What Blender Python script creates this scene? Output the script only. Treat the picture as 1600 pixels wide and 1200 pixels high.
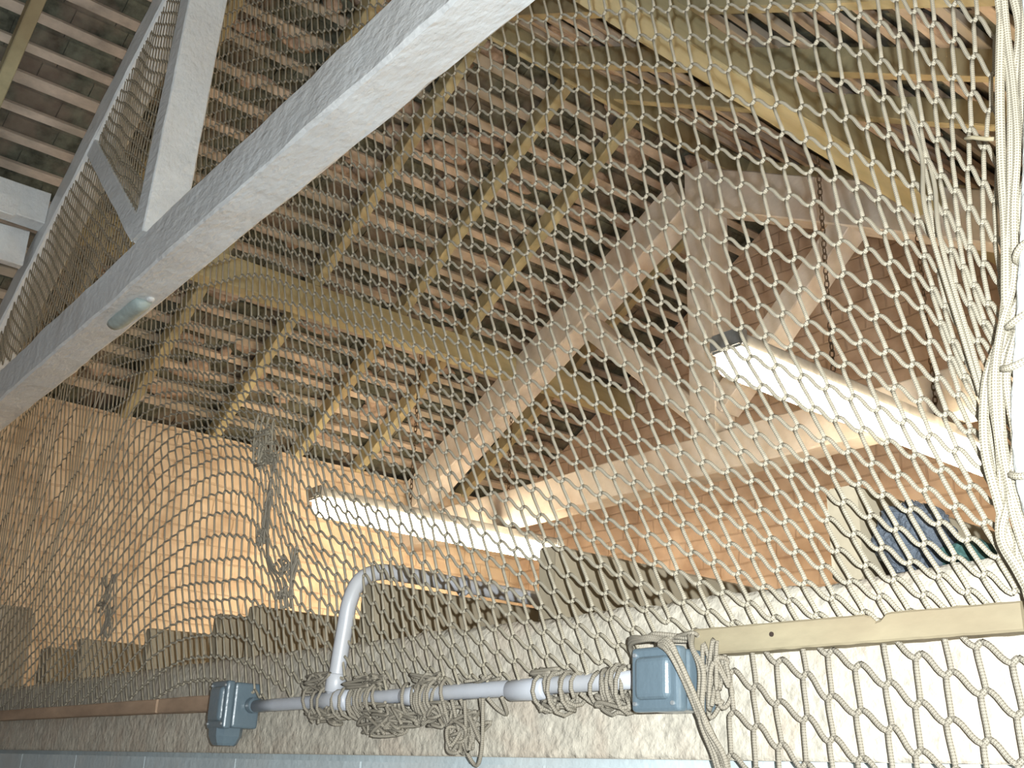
import bpy, bmesh, math, random
from mathutils import Vector, Matrix, noise
random.seed(7)
PI = math.pi
for o in list(bpy.data.objects): bpy.data.objects.remove(o)
sc = bpy.context.scene
C = sc.collection
EYE = 1.6                       # eye height; all the place is laid out in metres with z = 0 at the floor

# ---------------------------------------------------------------- camera
cd = bpy.data.cameras.new('camera'); cam = bpy.data.objects.new('camera', cd); C.objects.link(cam)
right = Vector((0.63883579, 0.76852799, 0.03540556))
down = Vector((-0.24576966, 0.24747148, -0.93720603))
fwd = Vector((-0.72903094, 0.59001915, 0.3469745))
m3 = Matrix((right, -down, -fwd)).transposed()
cam.matrix_world = Matrix.Translation((0, 0, EYE)) @ m3.to_4x4()
cd.sensor_width = 36.0; cd.lens = 36.0*1666/1600; cd.clip_start = .02; cd.clip_end = 60
cd.dof.use_dof = False
sc.camera = cam

# ---------------------------------------------------------------- world, exposure, the camera's flash
sc.view_settings.view_transform = 'Standard'; sc.view_settings.look = 'None'
sc.view_settings.gamma = 1.0; sc.view_settings.use_curve_mapping = False
sc.view_settings.exposure = 0.0
w = bpy.data.worlds.new('world'); sc.world = w; w.use_nodes = True
bg = w.node_tree.nodes['Background']; bg.inputs[0].default_value = (.95, .95, 1.0, 1); bg.inputs[1].default_value = .17
ld = bpy.data.lights.new('flash', 'POINT'); ld.energy = 190; ld.shadow_soft_size = .006; ld.color = (.93, .985, 1.0)
flash = bpy.data.objects.new('flash', ld); C.objects.link(flash)
flash.location = Vector((0, 0, EYE)) + right*.045 - down*.030 - fwd*.005
LAMP_COL = (1.0, .77, .50)
LAMP_POWER = 56.0

# ---------------------------------------------------------------- materials
MT = {}
def mat(name, base, rough=.8, metal=0, scale=20, var=.12, tint=None, tint_amt=0, bump=.0, bscale=60, stretch=(1,1,1), spec=.3, coat=0):
    """procedural: base colour varied by noise, blotches of a second colour, noise bump"""
    m = bpy.data.materials.new(name); m.use_nodes = True
    nt = m.node_tree; N = nt.nodes; L = nt.links
    b = N['Principled BSDF']; b.inputs['Roughness'].default_value = rough; b.inputs['Metallic'].default_value = metal
    b.inputs['Specular IOR Level'].default_value = spec
    if coat: b.inputs['Coat Weight'].default_value = coat; b.inputs['Coat Roughness'].default_value = .15
    tc = N.new('ShaderNodeTexCoord'); mp = N.new('ShaderNodeMapping'); mp.inputs['Scale'].default_value = stretch
    L.new(tc.outputs['Object'], mp.inputs[0])
    n1 = N.new('ShaderNodeTexNoise'); n1.inputs['Scale'].default_value = scale; n1.inputs['Detail'].default_value = 6
    n1.inputs['Roughness'].default_value = .62
    L.new(mp.outputs[0], n1.inputs['Vector'])
    r = N.new('ShaderNodeValToRGB')
    d = [max(0, c*(1-var*1.6)) for c in base]; l = [min(1, c*(1+var*1.3)) for c in base]
    r.color_ramp.elements[0].position = .3; r.color_ramp.elements[0].color = (*d, 1)
    r.color_ramp.elements[1].position = .7; r.color_ramp.elements[1].color = (*l, 1)
    L.new(n1.outputs[0], r.inputs[0])
    out = r.outputs[0]
    if tint:
        n2 = N.new('ShaderNodeTexNoise'); n2.inputs['Scale'].default_value = scale*.35; n2.inputs['Detail'].default_value = 4
        L.new(mp.outputs[0], n2.inputs['Vector'])
        r2 = N.new('ShaderNodeValToRGB'); r2.color_ramp.elements[0].position = .48; r2.color_ramp.elements[1].position = .62
        r2.color_ramp.elements[1].color = (tint_amt,)*3+(1,)
        L.new(n2.outputs[0], r2.inputs[0])
        mx = N.new('ShaderNodeMix'); mx.data_type = 'RGBA'; mx.inputs[7].default_value = (*tint, 1)
        L.new(r2.outputs[0], mx.inputs[0]); L.new(out, mx.inputs[6]); out = mx.outputs[2]
    L.new(out, b.inputs['Base Color'])
    if bump:
        n3 = N.new('ShaderNodeTexNoise'); n3.inputs['Scale'].default_value = bscale; n3.inputs['Detail'].default_value = 5
        L.new(mp.outputs[0], n3.inputs['Vector'])
        bp = N.new('ShaderNodeBump'); bp.inputs['Strength'].default_value = min(1, bump); bp.inputs['Distance'].default_value = .004*max(1, bump)
        L.new(n3.outputs[0], bp.inputs['Height']); L.new(bp.outputs[0], b.inputs['Normal'])
    MT[name] = m
    return m
white_paint = mat('white_paint', (.82, .87, .90), rough=.36, scale=9, var=.05, tint=(.74, .74, .73), tint_amt=.4, bump=1.4, bscale=55, stretch=(.6, 1.3, 1), spec=.5)
truss_paint = mat('truss_paint', (.70, .67, .64), rough=.7, scale=6, var=.12, tint=(.55, .45, .38), tint_amt=.6, bump=.5, bscale=50)
rafter_wood = mat('rafter_wood', (.47, .43, .27), scale=5, var=.25, tint=(.34, .26, .15), tint_amt=.7, bump=.3, bscale=60, stretch=(1, 1, 1))
purlin_wood = mat('purlin_wood', (.50, .46, .29), scale=6, var=.2, tint=(.36, .28, .14), tint_amt=.6, bump=.3, stretch=(1, .2, 1))
batten_wood = mat('batten_wood', (.56, .47, .39), scale=7, var=.3, tint=(.40, .37, .31), tint_amt=.8, bump=.3, stretch=(1, .6, 1))
slate = mat('slate', (.12, .125, .095), rough=.8, scale=14, var=.45, tint=(.27, .20, .16), tint_amt=.55, bump=.6, bscale=40)
mortar = mat('mortar', (.40, .31, .25), rough=.95, scale=20, var=.3, bump=.8, bscale=50)
concrete = mat('concrete', (.44, .405, .335), rough=.93, scale=40, var=.17, tint=(.40, .33, .26), tint_amt=.5, bump=1.3, bscale=75)
joist_wood = mat('joist_wood', (.29, .25, .18), scale=8, var=.15, tint=(.22, .18, .12), tint_amt=.5, bump=.25, stretch=(1, .15, 1))
lath_wood = mat('lath_wood', (.25, .215, .14), scale=14, var=.2, tint=(.20, .155, .10), tint_amt=.75, bump=.3, stretch=(.35, 1, 1))
old_lath = mat('old_lath', (.36, .25, .17), scale=14, var=.25, tint=(.25, .20, .15), tint_amt=.5, bump=.3, stretch=(.3, 1, 1))
pvc = mat('pvc', (.42, .44, .48), rough=.35, scale=12, var=.05, tint=(.34, .33, .31), tint_amt=.35, spec=.5)
box_paint = mat('box_paint', (.095, .132, .158), rough=.32, scale=10, var=.07, bump=.15, bscale=160, spec=.5, coat=.3)
galv = mat('galvanised_metal', (.45, .48, .50), rough=.4, metal=.7, scale=20, var=.15)
clip_paint = mat('clip_paint', (.44, .54, .54), rough=.4, scale=25, var=.15, bump=.6, bscale=60)
rust = mat('rusty_chain_metal', (.17, .12, .08), rough=.7, metal=.4, scale=40, var=.3)
steel = mat('nail_steel', (.5, .48, .42), rough=.35, metal=.8, scale=30, var=.2)
teal = mat('teal_cloth', (.035, .08, .072), scale=30, var=.25, bump=.6, bscale=80)
blue_paint = mat('blue_paint', (.40, .46, .48), rough=.6, scale=9, var=.08, tint=(.44, .44, .42), tint_amt=.4, bump=.5, bscale=60)
floor_m = mat('dusty_concrete', (.3, .28, .25), scale=4, var=.2, bump=.5)

def brick_mat(name, c1, c2, mortar_c, bump=.7):
    m = bpy.data.materials.new(name); m.use_nodes = True; nt = m.node_tree; N = nt.nodes; L = nt.links
    b = N['Principled BSDF']; b.inputs['Roughness'].default_value = .9; b.inputs['Specular IOR Level'].default_value = .2
    uv = N.new('ShaderNodeTexCoord')
    wob = N.new('ShaderNodeTexNoise'); wob.inputs['Scale'].default_value = 6; L.new(uv.outputs['UV'], wob.inputs['Vector'])
    add = N.new('ShaderNodeVectorMath'); add.operation = 'MULTIPLY_ADD'; add.inputs[1].default_value = (.03, .03, 0)
    L.new(wob.outputs['Color'], add.inputs[0]); L.new(uv.outputs['UV'], add.inputs[2])
    br = N.new('ShaderNodeTexBrick'); br.inputs['Scale'].default_value = 1.0
    br.inputs['Brick Width'].default_value = .23; br.inputs['Row Height'].default_value = .078; br.inputs['Mortar Size'].default_value = .006
    br.inputs['Mortar Smooth'].default_value = .6
    br.inputs['Color1'].default_value = (*c1, 1); br.inputs['Color2'].default_value = (*c2, 1); br.inputs['Mortar'].default_value = (*mortar_c, 1)
    L.new(add.outputs[0], br.inputs['Vector'])
    n = N.new('ShaderNodeTexNoise'); n.inputs['Scale'].default_value = 7; n.inputs['Detail'].default_value = 6; L.new(uv.outputs['UV'], n.inputs['Vector'])
    r = N.new('ShaderNodeValToRGB'); r.color_ramp.elements[0].position = .3; r.color_ramp.elements[0].color = (.68, .62, .58, 1)
    r.color_ramp.elements[1].position = .62; r.color_ramp.elements[1].color = (1, 1, 1, 1); L.new(n.outputs[0], r.inputs[0])
    mx = N.new('ShaderNodeMix'); mx.data_type = 'RGBA'; mx.blend_type = 'MULTIPLY'; mx.inputs[0].default_value = 1
    L.new(br.outputs[0], mx.inputs[6]); L.new(r.outputs[0], mx.inputs[7]); L.new(mx.outputs[2], b.inputs['Base Color'])
    n3 = N.new('ShaderNodeTexNoise'); n3.inputs['Scale'].default_value = 40; n3.inputs['Detail'].default_value = 4; L.new(uv.outputs['UV'], n3.inputs['Vector'])
    sm = N.new('ShaderNodeMath'); sm.operation = 'MULTIPLY_ADD'; sm.inputs[1].default_value = .35
    inv = N.new('ShaderNodeMath'); inv.operation = 'SUBTRACT'; inv.inputs[0].default_value = 1; L.new(br.outputs['Fac'], inv.inputs[1])
    L.new(n3.outputs[0], sm.inputs[0]); L.new(inv.outputs[0], sm.inputs[2])
    bp = N.new('ShaderNodeBump'); bp.inputs['Strength'].default_value = bump; bp.inputs['Distance'].default_value = .006
    L.new(sm.outputs[0], bp.inputs['Height']); L.new(bp.outputs[0], b.inputs['Normal'])
    return m
brick_cream = brick_mat('cream_washed_brick', (.66, .56, .44), (.64, .54, .42), (.585, .48, .37))
brick_brown = brick_mat('brown_brick', (.68, .55, .45), (.65, .52, .42), (.56, .44, .35))

def cord_mat(name, base, dark):
    m = bpy.data.materials.new(name); m.use_nodes = True; nt = m.node_tree; N = nt.nodes; L = nt.links
    b = N['Principled BSDF']; b.inputs['Roughness'].default_value = .75; b.inputs['Specular IOR Level'].default_value = .3
    uv = N.new('ShaderNodeTexCoord'); sp = N.new('ShaderNodeSeparateXYZ'); L.new(uv.outputs['UV'], sp.inputs[0])
    def mth(op, a=None, bb=None, va=0, vb=0):
        q = N.new('ShaderNodeMath'); q.operation = op; q.inputs[0].default_value = va; q.inputs[1].default_value = vb
        if a: L.new(a, q.inputs[0])
        if bb: L.new(bb, q.inputs[1])
        return q.outputs[0]
    u = mth('MULTIPLY', sp.outputs[0], vb=2*PI/.0055)          # braid pitch 5.5 mm
    v = mth('MULTIPLY', sp.outputs[1], vb=2*PI*4)
    a1 = mth('SINE', mth('ADD', u, v)); a2 = mth('SINE', mth('SUBTRACT', u, v))
    h = mth('MULTIPLY_ADD', mth('MULTIPLY', a1, a2), vb=.5); h.node.inputs[2].default_value = .5
    r = N.new('ShaderNodeValToRGB'); r.color_ramp.elements[0].color = (*dark, 1); r.color_ramp.elements[0].position = .1
    r.color_ramp.elements[1].color = (*base, 1); r.color_ramp.elements[1].position = .55; L.new(h, r.inputs[0])
    L.new(r.outputs[0], b.inputs['Base Color'])
    bp = N.new('ShaderNodeBump'); bp.inputs['Strength'].default_value = .7; bp.inputs['Distance'].default_value = .0006
    L.new(h, bp.inputs['Height']); L.new(bp.outputs[0], b.inputs['Normal'])
    return m
cord = cord_mat('braided_cord', (.37, .335, .26), (.14, .122, .09))
dirty_cord = cord_mat('dusty_braided_cord', (.25, .225, .18), (.12, .105, .08))

def emit(name, col, k):
    m = bpy.data.materials.new(name); m.use_nodes = True; nt = m.node_tree
    b = nt.nodes['Principled BSDF']; b.inputs['Base Color'].default_value = (.8, .8, .8, 1)
    n = nt.nodes.new('ShaderNodeTexNoise'); n.inputs['Scale'].default_value = 3
    r = nt.nodes.new('ShaderNodeValToRGB'); r.color_ramp.elements[0].color = (*[c*.96 for c in col], 1); r.color_ramp.elements[1].color = (*col, 1)
    nt.links.new(n.outputs[0], r.inputs[0]); nt.links.new(r.outputs[0], b.inputs['Emission Color'])
    b.inputs['Emission Strength'].default_value = k
    return m
lamp_glow = emit('glowing_diffuser', LAMP_COL, LAMP_POWER)
pl = bpy.data.materials.new('clear_plastic'); pl.use_nodes = True
_b = pl.node_tree.nodes['Principled BSDF']; _b.inputs['Base Color'].default_value = (.15, .175, .21, 1); _b.inputs['Roughness'].default_value = .12
_b.inputs['Transmission Weight'].default_value = .45; _b.inputs['IOR'].default_value = 1.3
_n = pl.node_tree.nodes.new('ShaderNodeTexNoise'); _n.inputs['Scale'].default_value = 60; _n.inputs['Detail'].default_value = 5
_bp = pl.node_tree.nodes.new('ShaderNodeBump'); _bp.inputs['Strength'].default_value = .8; _bp.inputs['Distance'].default_value = .003
pl.node_tree.links.new(_n.outputs[0], _bp.inputs['Height']); pl.node_tree.links.new(_bp.outputs[0], _b.inputs['Normal'])

# ---------------------------------------------------------------- helpers
def V(x, y, z): return Vector((x, y, z+EYE))      # points measured from eye level
def link(name, me, m, parent=None):
    o = bpy.data.objects.new(name, me); C.objects.link(o)
    if m is not None and len(me.materials) == 0: me.materials.append(m)
    if parent: o.parent = parent; o.matrix_parent_inverse = parent.matrix_world.inverted()
    return o
def obj(name, bm, m, parent=None, smooth=False):
    me = bpy.data.meshes.new(name); bmesh.ops.recalc_face_normals(bm, faces=bm.faces[:]); bm.to_mesh(me); bm.free()
    if smooth: me.polygons.foreach_set('use_smooth', [True]*len(me.polygons))
    return link(name, me, m, parent)
def tag(o, label, cat, group=None, kind=None):
    o['label'] = label; o['category'] = cat
    if group: o['group'] = group
    if kind: o['kind'] = kind
    return o
def thing(name, loc, label, cat, group=None):
    o = bpy.data.objects.new(name, None); C.objects.link(o); o.location = loc; o.empty_display_size = .05
    bpy.context.view_layer.update()
    return tag(o, label, cat, group)
def add_box(bm, lo, hi):
    r = bmesh.ops.create_cube(bm, size=1)
    for v in r['verts']:
        v.co = Vector([lo[k] if v.co[k] < 0 else hi[k] for k in range(3)])
    return r['verts']
def box_between(bm, p, q, side, upv, a, b, segs=10, rough=.0015, bevel=.004, seed=0, cen=True):
    """sawn timber from p to q, width a along side, depth b along upv (centred), slightly uneven, eased arrises"""
    d = q-p; Lh = d.length; t = d.normalized(); s = side.normalized(); u = upv.normalized()
    e = bevel
    prof = [(-a/2+e, -b/2), (a/2-e, -b/2), (a/2, -b/2+e), (a/2, b/2-e), (a/2-e, b/2), (-a/2+e, b/2), (-a/2, b/2-e), (-a/2, -b/2+e)]
    rings = []
    for k in range(segs+1):
        c = p+d*(k/segs); ring = []
        for n_, (x, y) in enumerate(prof):
            w_ = c+s*x+u*y
            nz = noise.noise_vector(w_*9+Vector((seed, n_*.3, 0)))*rough
            ring.append(bm.verts.new(w_+nz))
        rings.append(ring)
    n = len(prof)
    for k in range(segs):
        for i in range(n):
            bm.faces.new((rings[k][i], rings[k][(i+1) % n], rings[k+1][(i+1) % n], rings[k+1][i]))
    bm.faces.new(rings[0][::-1]); bm.faces.new(rings[-1])
def timber(name, p, q, side, upv, a, b, m, parent=None, **k):
    bm = bmesh.new(); box_between(bm, p, q, side, upv, a, b, **k); return obj(name, bm, m, parent)
def tube_geo(pts, r, sides, verts, faces, uvs, u0=0., radii=None):
    """append a tube; u = length in metres, v = 0..1 round"""
    n = len(pts); base = len(verts)
    t0 = (pts[1]-pts[0]).normalized()
    ref = Vector((0, 1, 0)) if abs(t0.y) < .9 else Vector((1, 0, 0))
    nrm = t0.cross(ref).normalized(); L = u0; us = []
    for k in range(n):
        if k == 0: t = pts[1]-pts[0]
        elif k == n-1: t = pts[-1]-pts[-2]
        else: t = pts[k+1]-pts[k-1]
        if t.length < 1e-9: t = t0
        t = t.normalized(); nrm = nrm-t*nrm.dot(t)
        nrm = nrm.normalized() if nrm.length > 1e-6 else t.orthogonal().normalized()
        bn = t.cross(nrm); rr = radii[k] if radii else r
        if k: L += (pts[k]-pts[k-1]).length
        us.append(L)
        for s in range(sides):
            a = 2*PI*s/sides; verts.append(pts[k]+nrm*(rr*math.cos(a))+bn*(rr*math.sin(a)))
    for k in range(n-1):
        for s in range(sides):
            s2 = (s+1) % sides
            faces.append((base+k*sides+s, base+k*sides+s2, base+(k+1)*sides+s2, base+(k+1)*sides+s))
            uvs += [us[k], s/sides, us[k], (s+1)/sides, us[k+1], (s+1)/sides, us[k+1], s/sides]
    faces.append(tuple(base+s for s in range(sides))[::-1]); uvs += [us[0], 0]*sides
    faces.append(tuple(base+(n-1)*sides+s for s in range(sides))); uvs += [us[-1], 0]*sides
def geo_obj(name, verts, faces, uvs, m, parent=None, smooth=True):
    me = bpy.data.meshes.new(name); me.from_pydata([tuple(v) for v in verts], [], faces)
    if uvs:
        l = me.uv_layers.new(name='UVMap'); l.data.foreach_set('uv', uvs)
    if smooth: me.polygons.foreach_set('use_smooth', [True]*len(me.polygons))
    me.update()
    return link(name, me, m, parent)
def tube(name, pts, r, m, parent=None, sides=10, radii=None):
    v, f, u = [], [], []; tube_geo(pts, r, sides, v, f, u, radii=radii); return geo_obj(name, v, f, u, m, parent)
def spline(ctrl, n=8):
    """Catmull-Rom through the points"""
    P = [ctrl[0]*2-ctrl[1]]+list(ctrl)+[ctrl[-1]*2-ctrl[-2]]; out = []
    for k in range(1, len(P)-2):
        for i in range(n):
            t = i/n; a, b, c, d = P[k-1], P[k], P[k+1], P[k+2]
            out.append(.5*((2*b)+(c-a)*t+(2*a-5*b+4*c-d)*t*t+(3*b-a-3*c+d)*t**3))
    out.append(P[-2]); return out
def quad_uv(name, corners, m, uvs, nx=1, ny=1, parent=None):
    me = bpy.data.meshes.new(name); me.from_pydata([tuple(c) for c in corners], [], [tuple(range(len(corners)))])
    l = me.uv_layers.new(name='UVMap'); l.data.foreach_set('uv', [k for uv in uvs for k in uv]); me.update()
    return link(name, me, m, parent)

# ---------------------------------------------------------------- the shell of the building
XR, ZR, SL = -2.87, 2.85, .58            # ridge line and roof slope (underside of the common rafters)
def zl(x): return ZR+SL*(x-XR)           # left slope, x < XR
def zrt(x): return ZR-SL*(x-XR)          # right slope, x > XR
XL, XE = -5.05, 1.15                     # left wall, right wall
Y0, Y1 = -.9, 4.2
X, Y, Z = Vector((1, 0, 0)), Vector((0, 1, 0)), Vector((0, 0, 1))

def struct(o): o['kind'] = 'structure'; return o
struct(quad_uv('floor', [V(XL, Y0, -1.6), V(XE, Y0, -1.6), V(XE, Y1, -1.6), V(XL, Y1, -1.6)], floor_m, [(0, 0), (6, 0), (6, 5), (0, 5)]))

def solid_wall(name, poly, thick, m, uvf):
    bm = bmesh.new(); uvl = bm.loops.layers.uv.new('UVMap')
    a = [bm.verts.new(p) for p in poly]; b = [bm.verts.new(p+thick) for p in poly]
    n = len(poly); bm.faces.new(a); bm.faces.new(b[::-1])
    for i in range(n): bm.faces.new((a[i], b[i], b[(i+1) % n], a[(i+1) % n]))
    for f in bm.faces:
        for l in f.loops: l[uvl].uv = uvf(l.vert.co)
    return struct(obj(name, bm, m))
solid_wall('wall_left', [V(XL, Y0, -1.6), V(XL, Y1, -1.6), V(XL, Y1, 1.60), V(XL, Y0, 1.60)], Vector((-.2, 0, 0)), brick_cream, lambda c: (c.y, c.z))
solid_wall('wall_back', [V(XL, Y1, -1.6), V(XE, Y1, -1.6), V(XE, Y1, zrt(XE)+.09), V(XR, Y1, ZR+.09), V(XL, Y1, zl(XL)+.09)], Vector((0, .2, 0)), brick_brown, lambda c: (c.x, c.z))
solid_wall('wall_right', [V(XE, Y0, -1.6), V(XE, Y1, -1.6), V(XE, Y1, .5), V(XE, Y0, .5)], Vector((.2, 0, 0)), brick_cream, lambda c: (c.y, c.z))

# the low wall: painted block below, rough rendered concrete band on top with a broken upper edge
def low_wall():
    bm = bmesh.new()
    nx_, nz_ = 520, 22
    x0, x1, z0, z1 = XL, XE, .027, .204
    grid = []
    for k in range(nz_+1):
        row = []
        for i in range(nx_+1):
            x = x0+(x1-x0)*i/nx_; f = k/nz_
            top = z1+.006*noise.noise(Vector((x*7, 3, 0)))+.004*noise.noise(Vector((x*31, 9, 0)))
            z = z0+(top-z0)*f
            d = .003*noise.noise(Vector((x*9, 1, z*13)))+.0010*noise.noise(Vector((x*44, 5, z*52)))
            edge = max(0, (f-.86)/.14)
            y = .951-d+edge**2*.010
            row.append(bm.verts.new(V(x, y, z)))
        grid.append(row)
    back = [bm.verts.new(V(x0+(x1-x0)*i/nx_, 1.15, z1+.003)) for i in range(nx_+1)]
    for k in range(nz_):
        for i in range(nx_): bm.faces.new((grid[k][i], grid[k][i+1], grid[k+1][i+1], grid[k+1][i]))
    low = [bm.verts.new(V(x0+(x1-x0)*i/nx_, 1.15, z0)) for i in range(nx_+1)]
    for i in range(nx_):
        bm.faces.new((grid[nz_][i], grid[nz_][i+1], back[i+1], back[i]))
        bm.faces.new((back[i], back[i+1], low[i+1], low[i]))
        bm.faces.new((low[i], low[i+1], grid[0][i+1], grid[0][i]))
    struct(obj('trim_1', bm, concrete, smooth=True))
    bm = bmesh.new(); x = XL; k = 0
    for row in range(8):
        x = XL-(.22 if row % 2 else 0)
        while x < XE:
            a, b = max(x+.003, XL), min(x+.44-.003, XE)
            zt = .017-row*.21
            if b-a > .02: add_box(bm, V(a, .960, max(zt-.203, -1.6)), V(b, 1.14, zt))
            x += .44
    add_box(bm, V(XL, .975, -1.6), V(XE, 1.145, .027))
    struct(obj('wall_front', bm, blue_paint))
low_wall()

# roof covering: courses of slates seen from below, each lapping the next
def roof(side):
    bm = bmesh.new(); course = .110
    xa, xb = (XL-.25, XR) if side < 0 else (XR, XE+.2)
    zf = zl if side < 0 else zrt
    n = int(abs(xb-xa)/course)+1; rng = random.Random(3+side)
    for k in range(n):
        a = (xb-k*course) if side < 0 else (xa+k*course)       # from the ridge down
        b = a+side*(course*1.35)
        y = Y0-rng.random()*.2
        while y < Y1+.1:
            w_ = .20+rng.uniform(-.01, .01); j1, j2 = rng.uniform(0, .006), rng.uniform(0, .006)
            za = zf(a)+.112+j1; zb = zf(b)+.124+j2
            P = [(a, y, za), (a, y+w_-.004, za), (b, y+w_-.004, zb+rng.uniform(0, .004)), (b, y, zb)]
            v = [bm.verts.new(V(*p)) for p in P]; v2 = [bm.verts.new(V(p[0], p[1], p[2]+.007)) for p in P]
            bm.faces.new(v); bm.faces.new(v2[::-1])
            for i in range(4): bm.faces.new((v[i], v2[i], v2[(i+1) % 4], v[(i+1) % 4]))
            y += w_
    # boarding that closes the roof above the slates
    e = xa if side < 0 else xb
    P = [(XR, Y0, ZR+.17), (XR, Y1+.2, ZR+.17), (e, Y1+.2, zf(e)+.17), (e, Y0, zf(e)+.17)]
    v = [bm.verts.new(V(*p)) for p in P]; v2 = [bm.verts.new(V(p[0], p[1], p[2]+.02)) for p in P]
    bm.faces.new(v); bm.faces.new(v2[::-1])
    for i in range(4): bm.faces.new((v[i], v2[i], v2[(i+1) % 4], v[(i+1) % 4]))
    struct(obj('ceiling', bm, slate))
roof(-1); roof(1)

# ---------------------------------------------------------------- battens, one by one
def battens(side):
    nm = 'left' if side < 0 else 'right'; rng = random.Random(11+side)
    n = 20 if side < 0 else 35
    for k in range(n):
        x = XR+side*(.06+.110*k); z = (zl(x) if side < 0 else zrt(x))+.098
        if (side < 0 and x < XL-.1) or x > XE: break
        s = Vector((1, 0, SL*(-side))).normalized(); u = Vector((SL*side, 0, 1)).normalized()
        jz = rng.uniform(-.002, .002); a = .040+rng.uniform(-.006, .008)
        o = timber('roof_batten', V(x, Y0, z+jz), V(x+rng.uniform(-.01, .01), Y1, z), s, u, a, .022, batten_wood, segs=24, rough=.003, bevel=.002, seed=k)
        place = ('nearest the ridge' if k < 2 else 'high up' if k < 7 else 'part way down' if k < 14 else 'low down')
        tag(o, 'thin rough roof batten on the %s roof slope, %s, crossing the rafters' % (nm, place), 'batten', 'roof battens %s on the %s slope' % (place, nm))
battens(-1); battens(1)
# lumps of old torching mortar squeezed between the battens
def torching():
    rng = random.Random(5); bm = bmesh.new()
    for k in range(330):
        if rng.random() < .7: x = rng.uniform(-5.0, -2.95); z = zl(x); sg = SL
        else: x = rng.uniform(-2.8, -.7); z = zrt(x); sg = -SL
        y = rng.uniform(1.1, 4.1)
        if x < -4.1 and rng.random() < .4: pass
        elif rng.random() < .35: continue
        r = bmesh.ops.create_icosphere(bm, subdivisions=2, radius=1)
        sx, sy, sz = rng.uniform(.015, .04), rng.uniform(.03, .13), rng.uniform(.008, .018)
        for v in r['verts']:
            q = v.co*(1+.45*noise.noise(v.co*2+Vector((k, 0, 0))))
            v.co = V(x+q.x*sx, y+q.y*sy, z+.100+q.z*sz+q.x*sx*sg)
    struct(obj('ceiling', bm, mortar, smooth=True))
torching()

# ---------------------------------------------------------------- common rafters
def rafters():
    L_ = [-.32, .15, .60, 1.20, 1.66, 2.13, 2.61, 3.0, 3.75]
    R_ = [-.32, .15, .60, 1.20, 1.62, 2.03, 2.47, 2.84, 3.75]
    for side, ys in ((-1, L_), (1, R_)):
        nm = 'left' if side < 0 else 'right'
        for k, y in enumerate(ys):
            if side < 0: p, q = V(XL-.15, y, zl(XL-.15)+.045), V(XR-.048, y, zl(XR-.048)+.045)
            else: p, q = V(XR+.048, y, zrt(XR+.048)+.045), V(XE+.1, y, zrt(XE+.1)+.045)
            d = (q-p).normalized(); up_ = Y.cross(d)
            if up_.z < 0: up_ = -up_
            o = timber('rafter', p, q, Y, up_, .048, .080, rafter_wood, segs=14, rough=.003, bevel=.003, seed=k*3+side)
            where = ['nearest the camera', 'second from the camera', 'just in front of the near white truss', 'just behind the near white truss',
                     'second behind the near truss', 'third behind the near truss', 'fourth behind the near truss',
                     'just in front of the far truss', 'between the far truss and the end wall'][k]
            tag(o, 'yellowish softwood rafter on the %s roof slope, %s' % (nm, where), 'rafter', 'common rafters on the %s slope' % nm)
    o = timber('ridge_board', V(XR, Y0, ZR+.03), V(XR, Y1, ZR+.03), X, Z, .022, .13, rafter_wood, segs=8)
    tag(o, 'yellowish ridge board where the rafters meet at the top of the roof', 'ridge board')
    o = timber('purlin', V(-4.10, 1.024, 2.04), V(-4.10, Y1, 2.04), X, Z, .09, .135, purlin_wood, segs=14, rough=.004)
    tag(o, 'greenish yellow purlin under the left slope between the two trusses', 'purlin')
    o = timber('purlin', V(-4.10, Y0, 2.04), V(-4.10, .902, 2.04), X, Z, .09, .135, white_paint, segs=14, rough=.004)
    tag(o, 'white painted purlin under the left slope in front of the near truss', 'purlin')
    o = timber('plank', V(-4.20, Y0, 1.90), V(-4.20, .880, 1.90), X, Z, .05, .15, white_paint, segs=14, rough=.004)
    tag(o, 'stained whitewashed board fixed along below the white purlin', 'board')
    o = timber('purlin', V(-1.705, Y0, 2.05), V(-1.705, Y1, 2.05), X, Z, .095, .125, purlin_wood, segs=20, rough=.004)
    tag(o, 'broad yellowish purlin under the right slope, seen high behind the net', 'purlin')
    # packing block and cleat beside the white purlin
    bm = bmesh.new(); vs = add_box(bm, V(-4.045, .70, 1.93), V(-3.985, .78, 2.01)); bmesh.ops.bevel(bm, geom=bm.edges[:], offset=.006, segments=2, affect='EDGES')
    tag(obj('packing_block', bm, white_paint), 'small white painted block on the face of the white purlin beside the truss', 'block')
rafters()

# ---------------------------------------------------------------- trusses
def truss_near():
    t = thing('roof_truss', V(XR, .963, 1.31), 'near roof truss of rough white painted timber, long tie beam crossing overhead', 'truss', 'king post roof trusses')
    yc, th = .963, .12
    timber('tie_beam', V(-5.04, yc, 1.326), V(-.62, yc, 1.438), Y, Z, th, .150, white_paint, t, segs=70, rough=.005, bevel=.007)
    timber('king_post', V(-2.915, yc, 1.474), V(-2.822, yc, 2.66), Y, X, th, .088, white_paint, t, segs=14, rough=.003)
    s = .60
    for sg in (-1, 1):
        a = V(-2.822+sg*.045, yc, 2.70-.0); b = V(-2.85+sg*2.17, yc, 1.46)
        d = (b-a).normalized(); up_ = Y.cross(d); up_ = up_ if up_.z > 0 else -up_
        timber('principal_rafter', a-up_*.065, b-up_*.01, Y, up_, th, .13, white_paint, t, segs=24, rough=.004, bevel=.006)
        if sg > 0: continue
        a = V(-2.915+sg*.045, yc, 1.51); b = V(-2.87+sg*.80, yc, 2.15)
        d = (b-a).normalized(); up_ = Y.cross(d)
        timber('strut', a, b, Y, up_, th*.9, .075, white_paint, t, segs=10, rough=.003)
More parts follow.
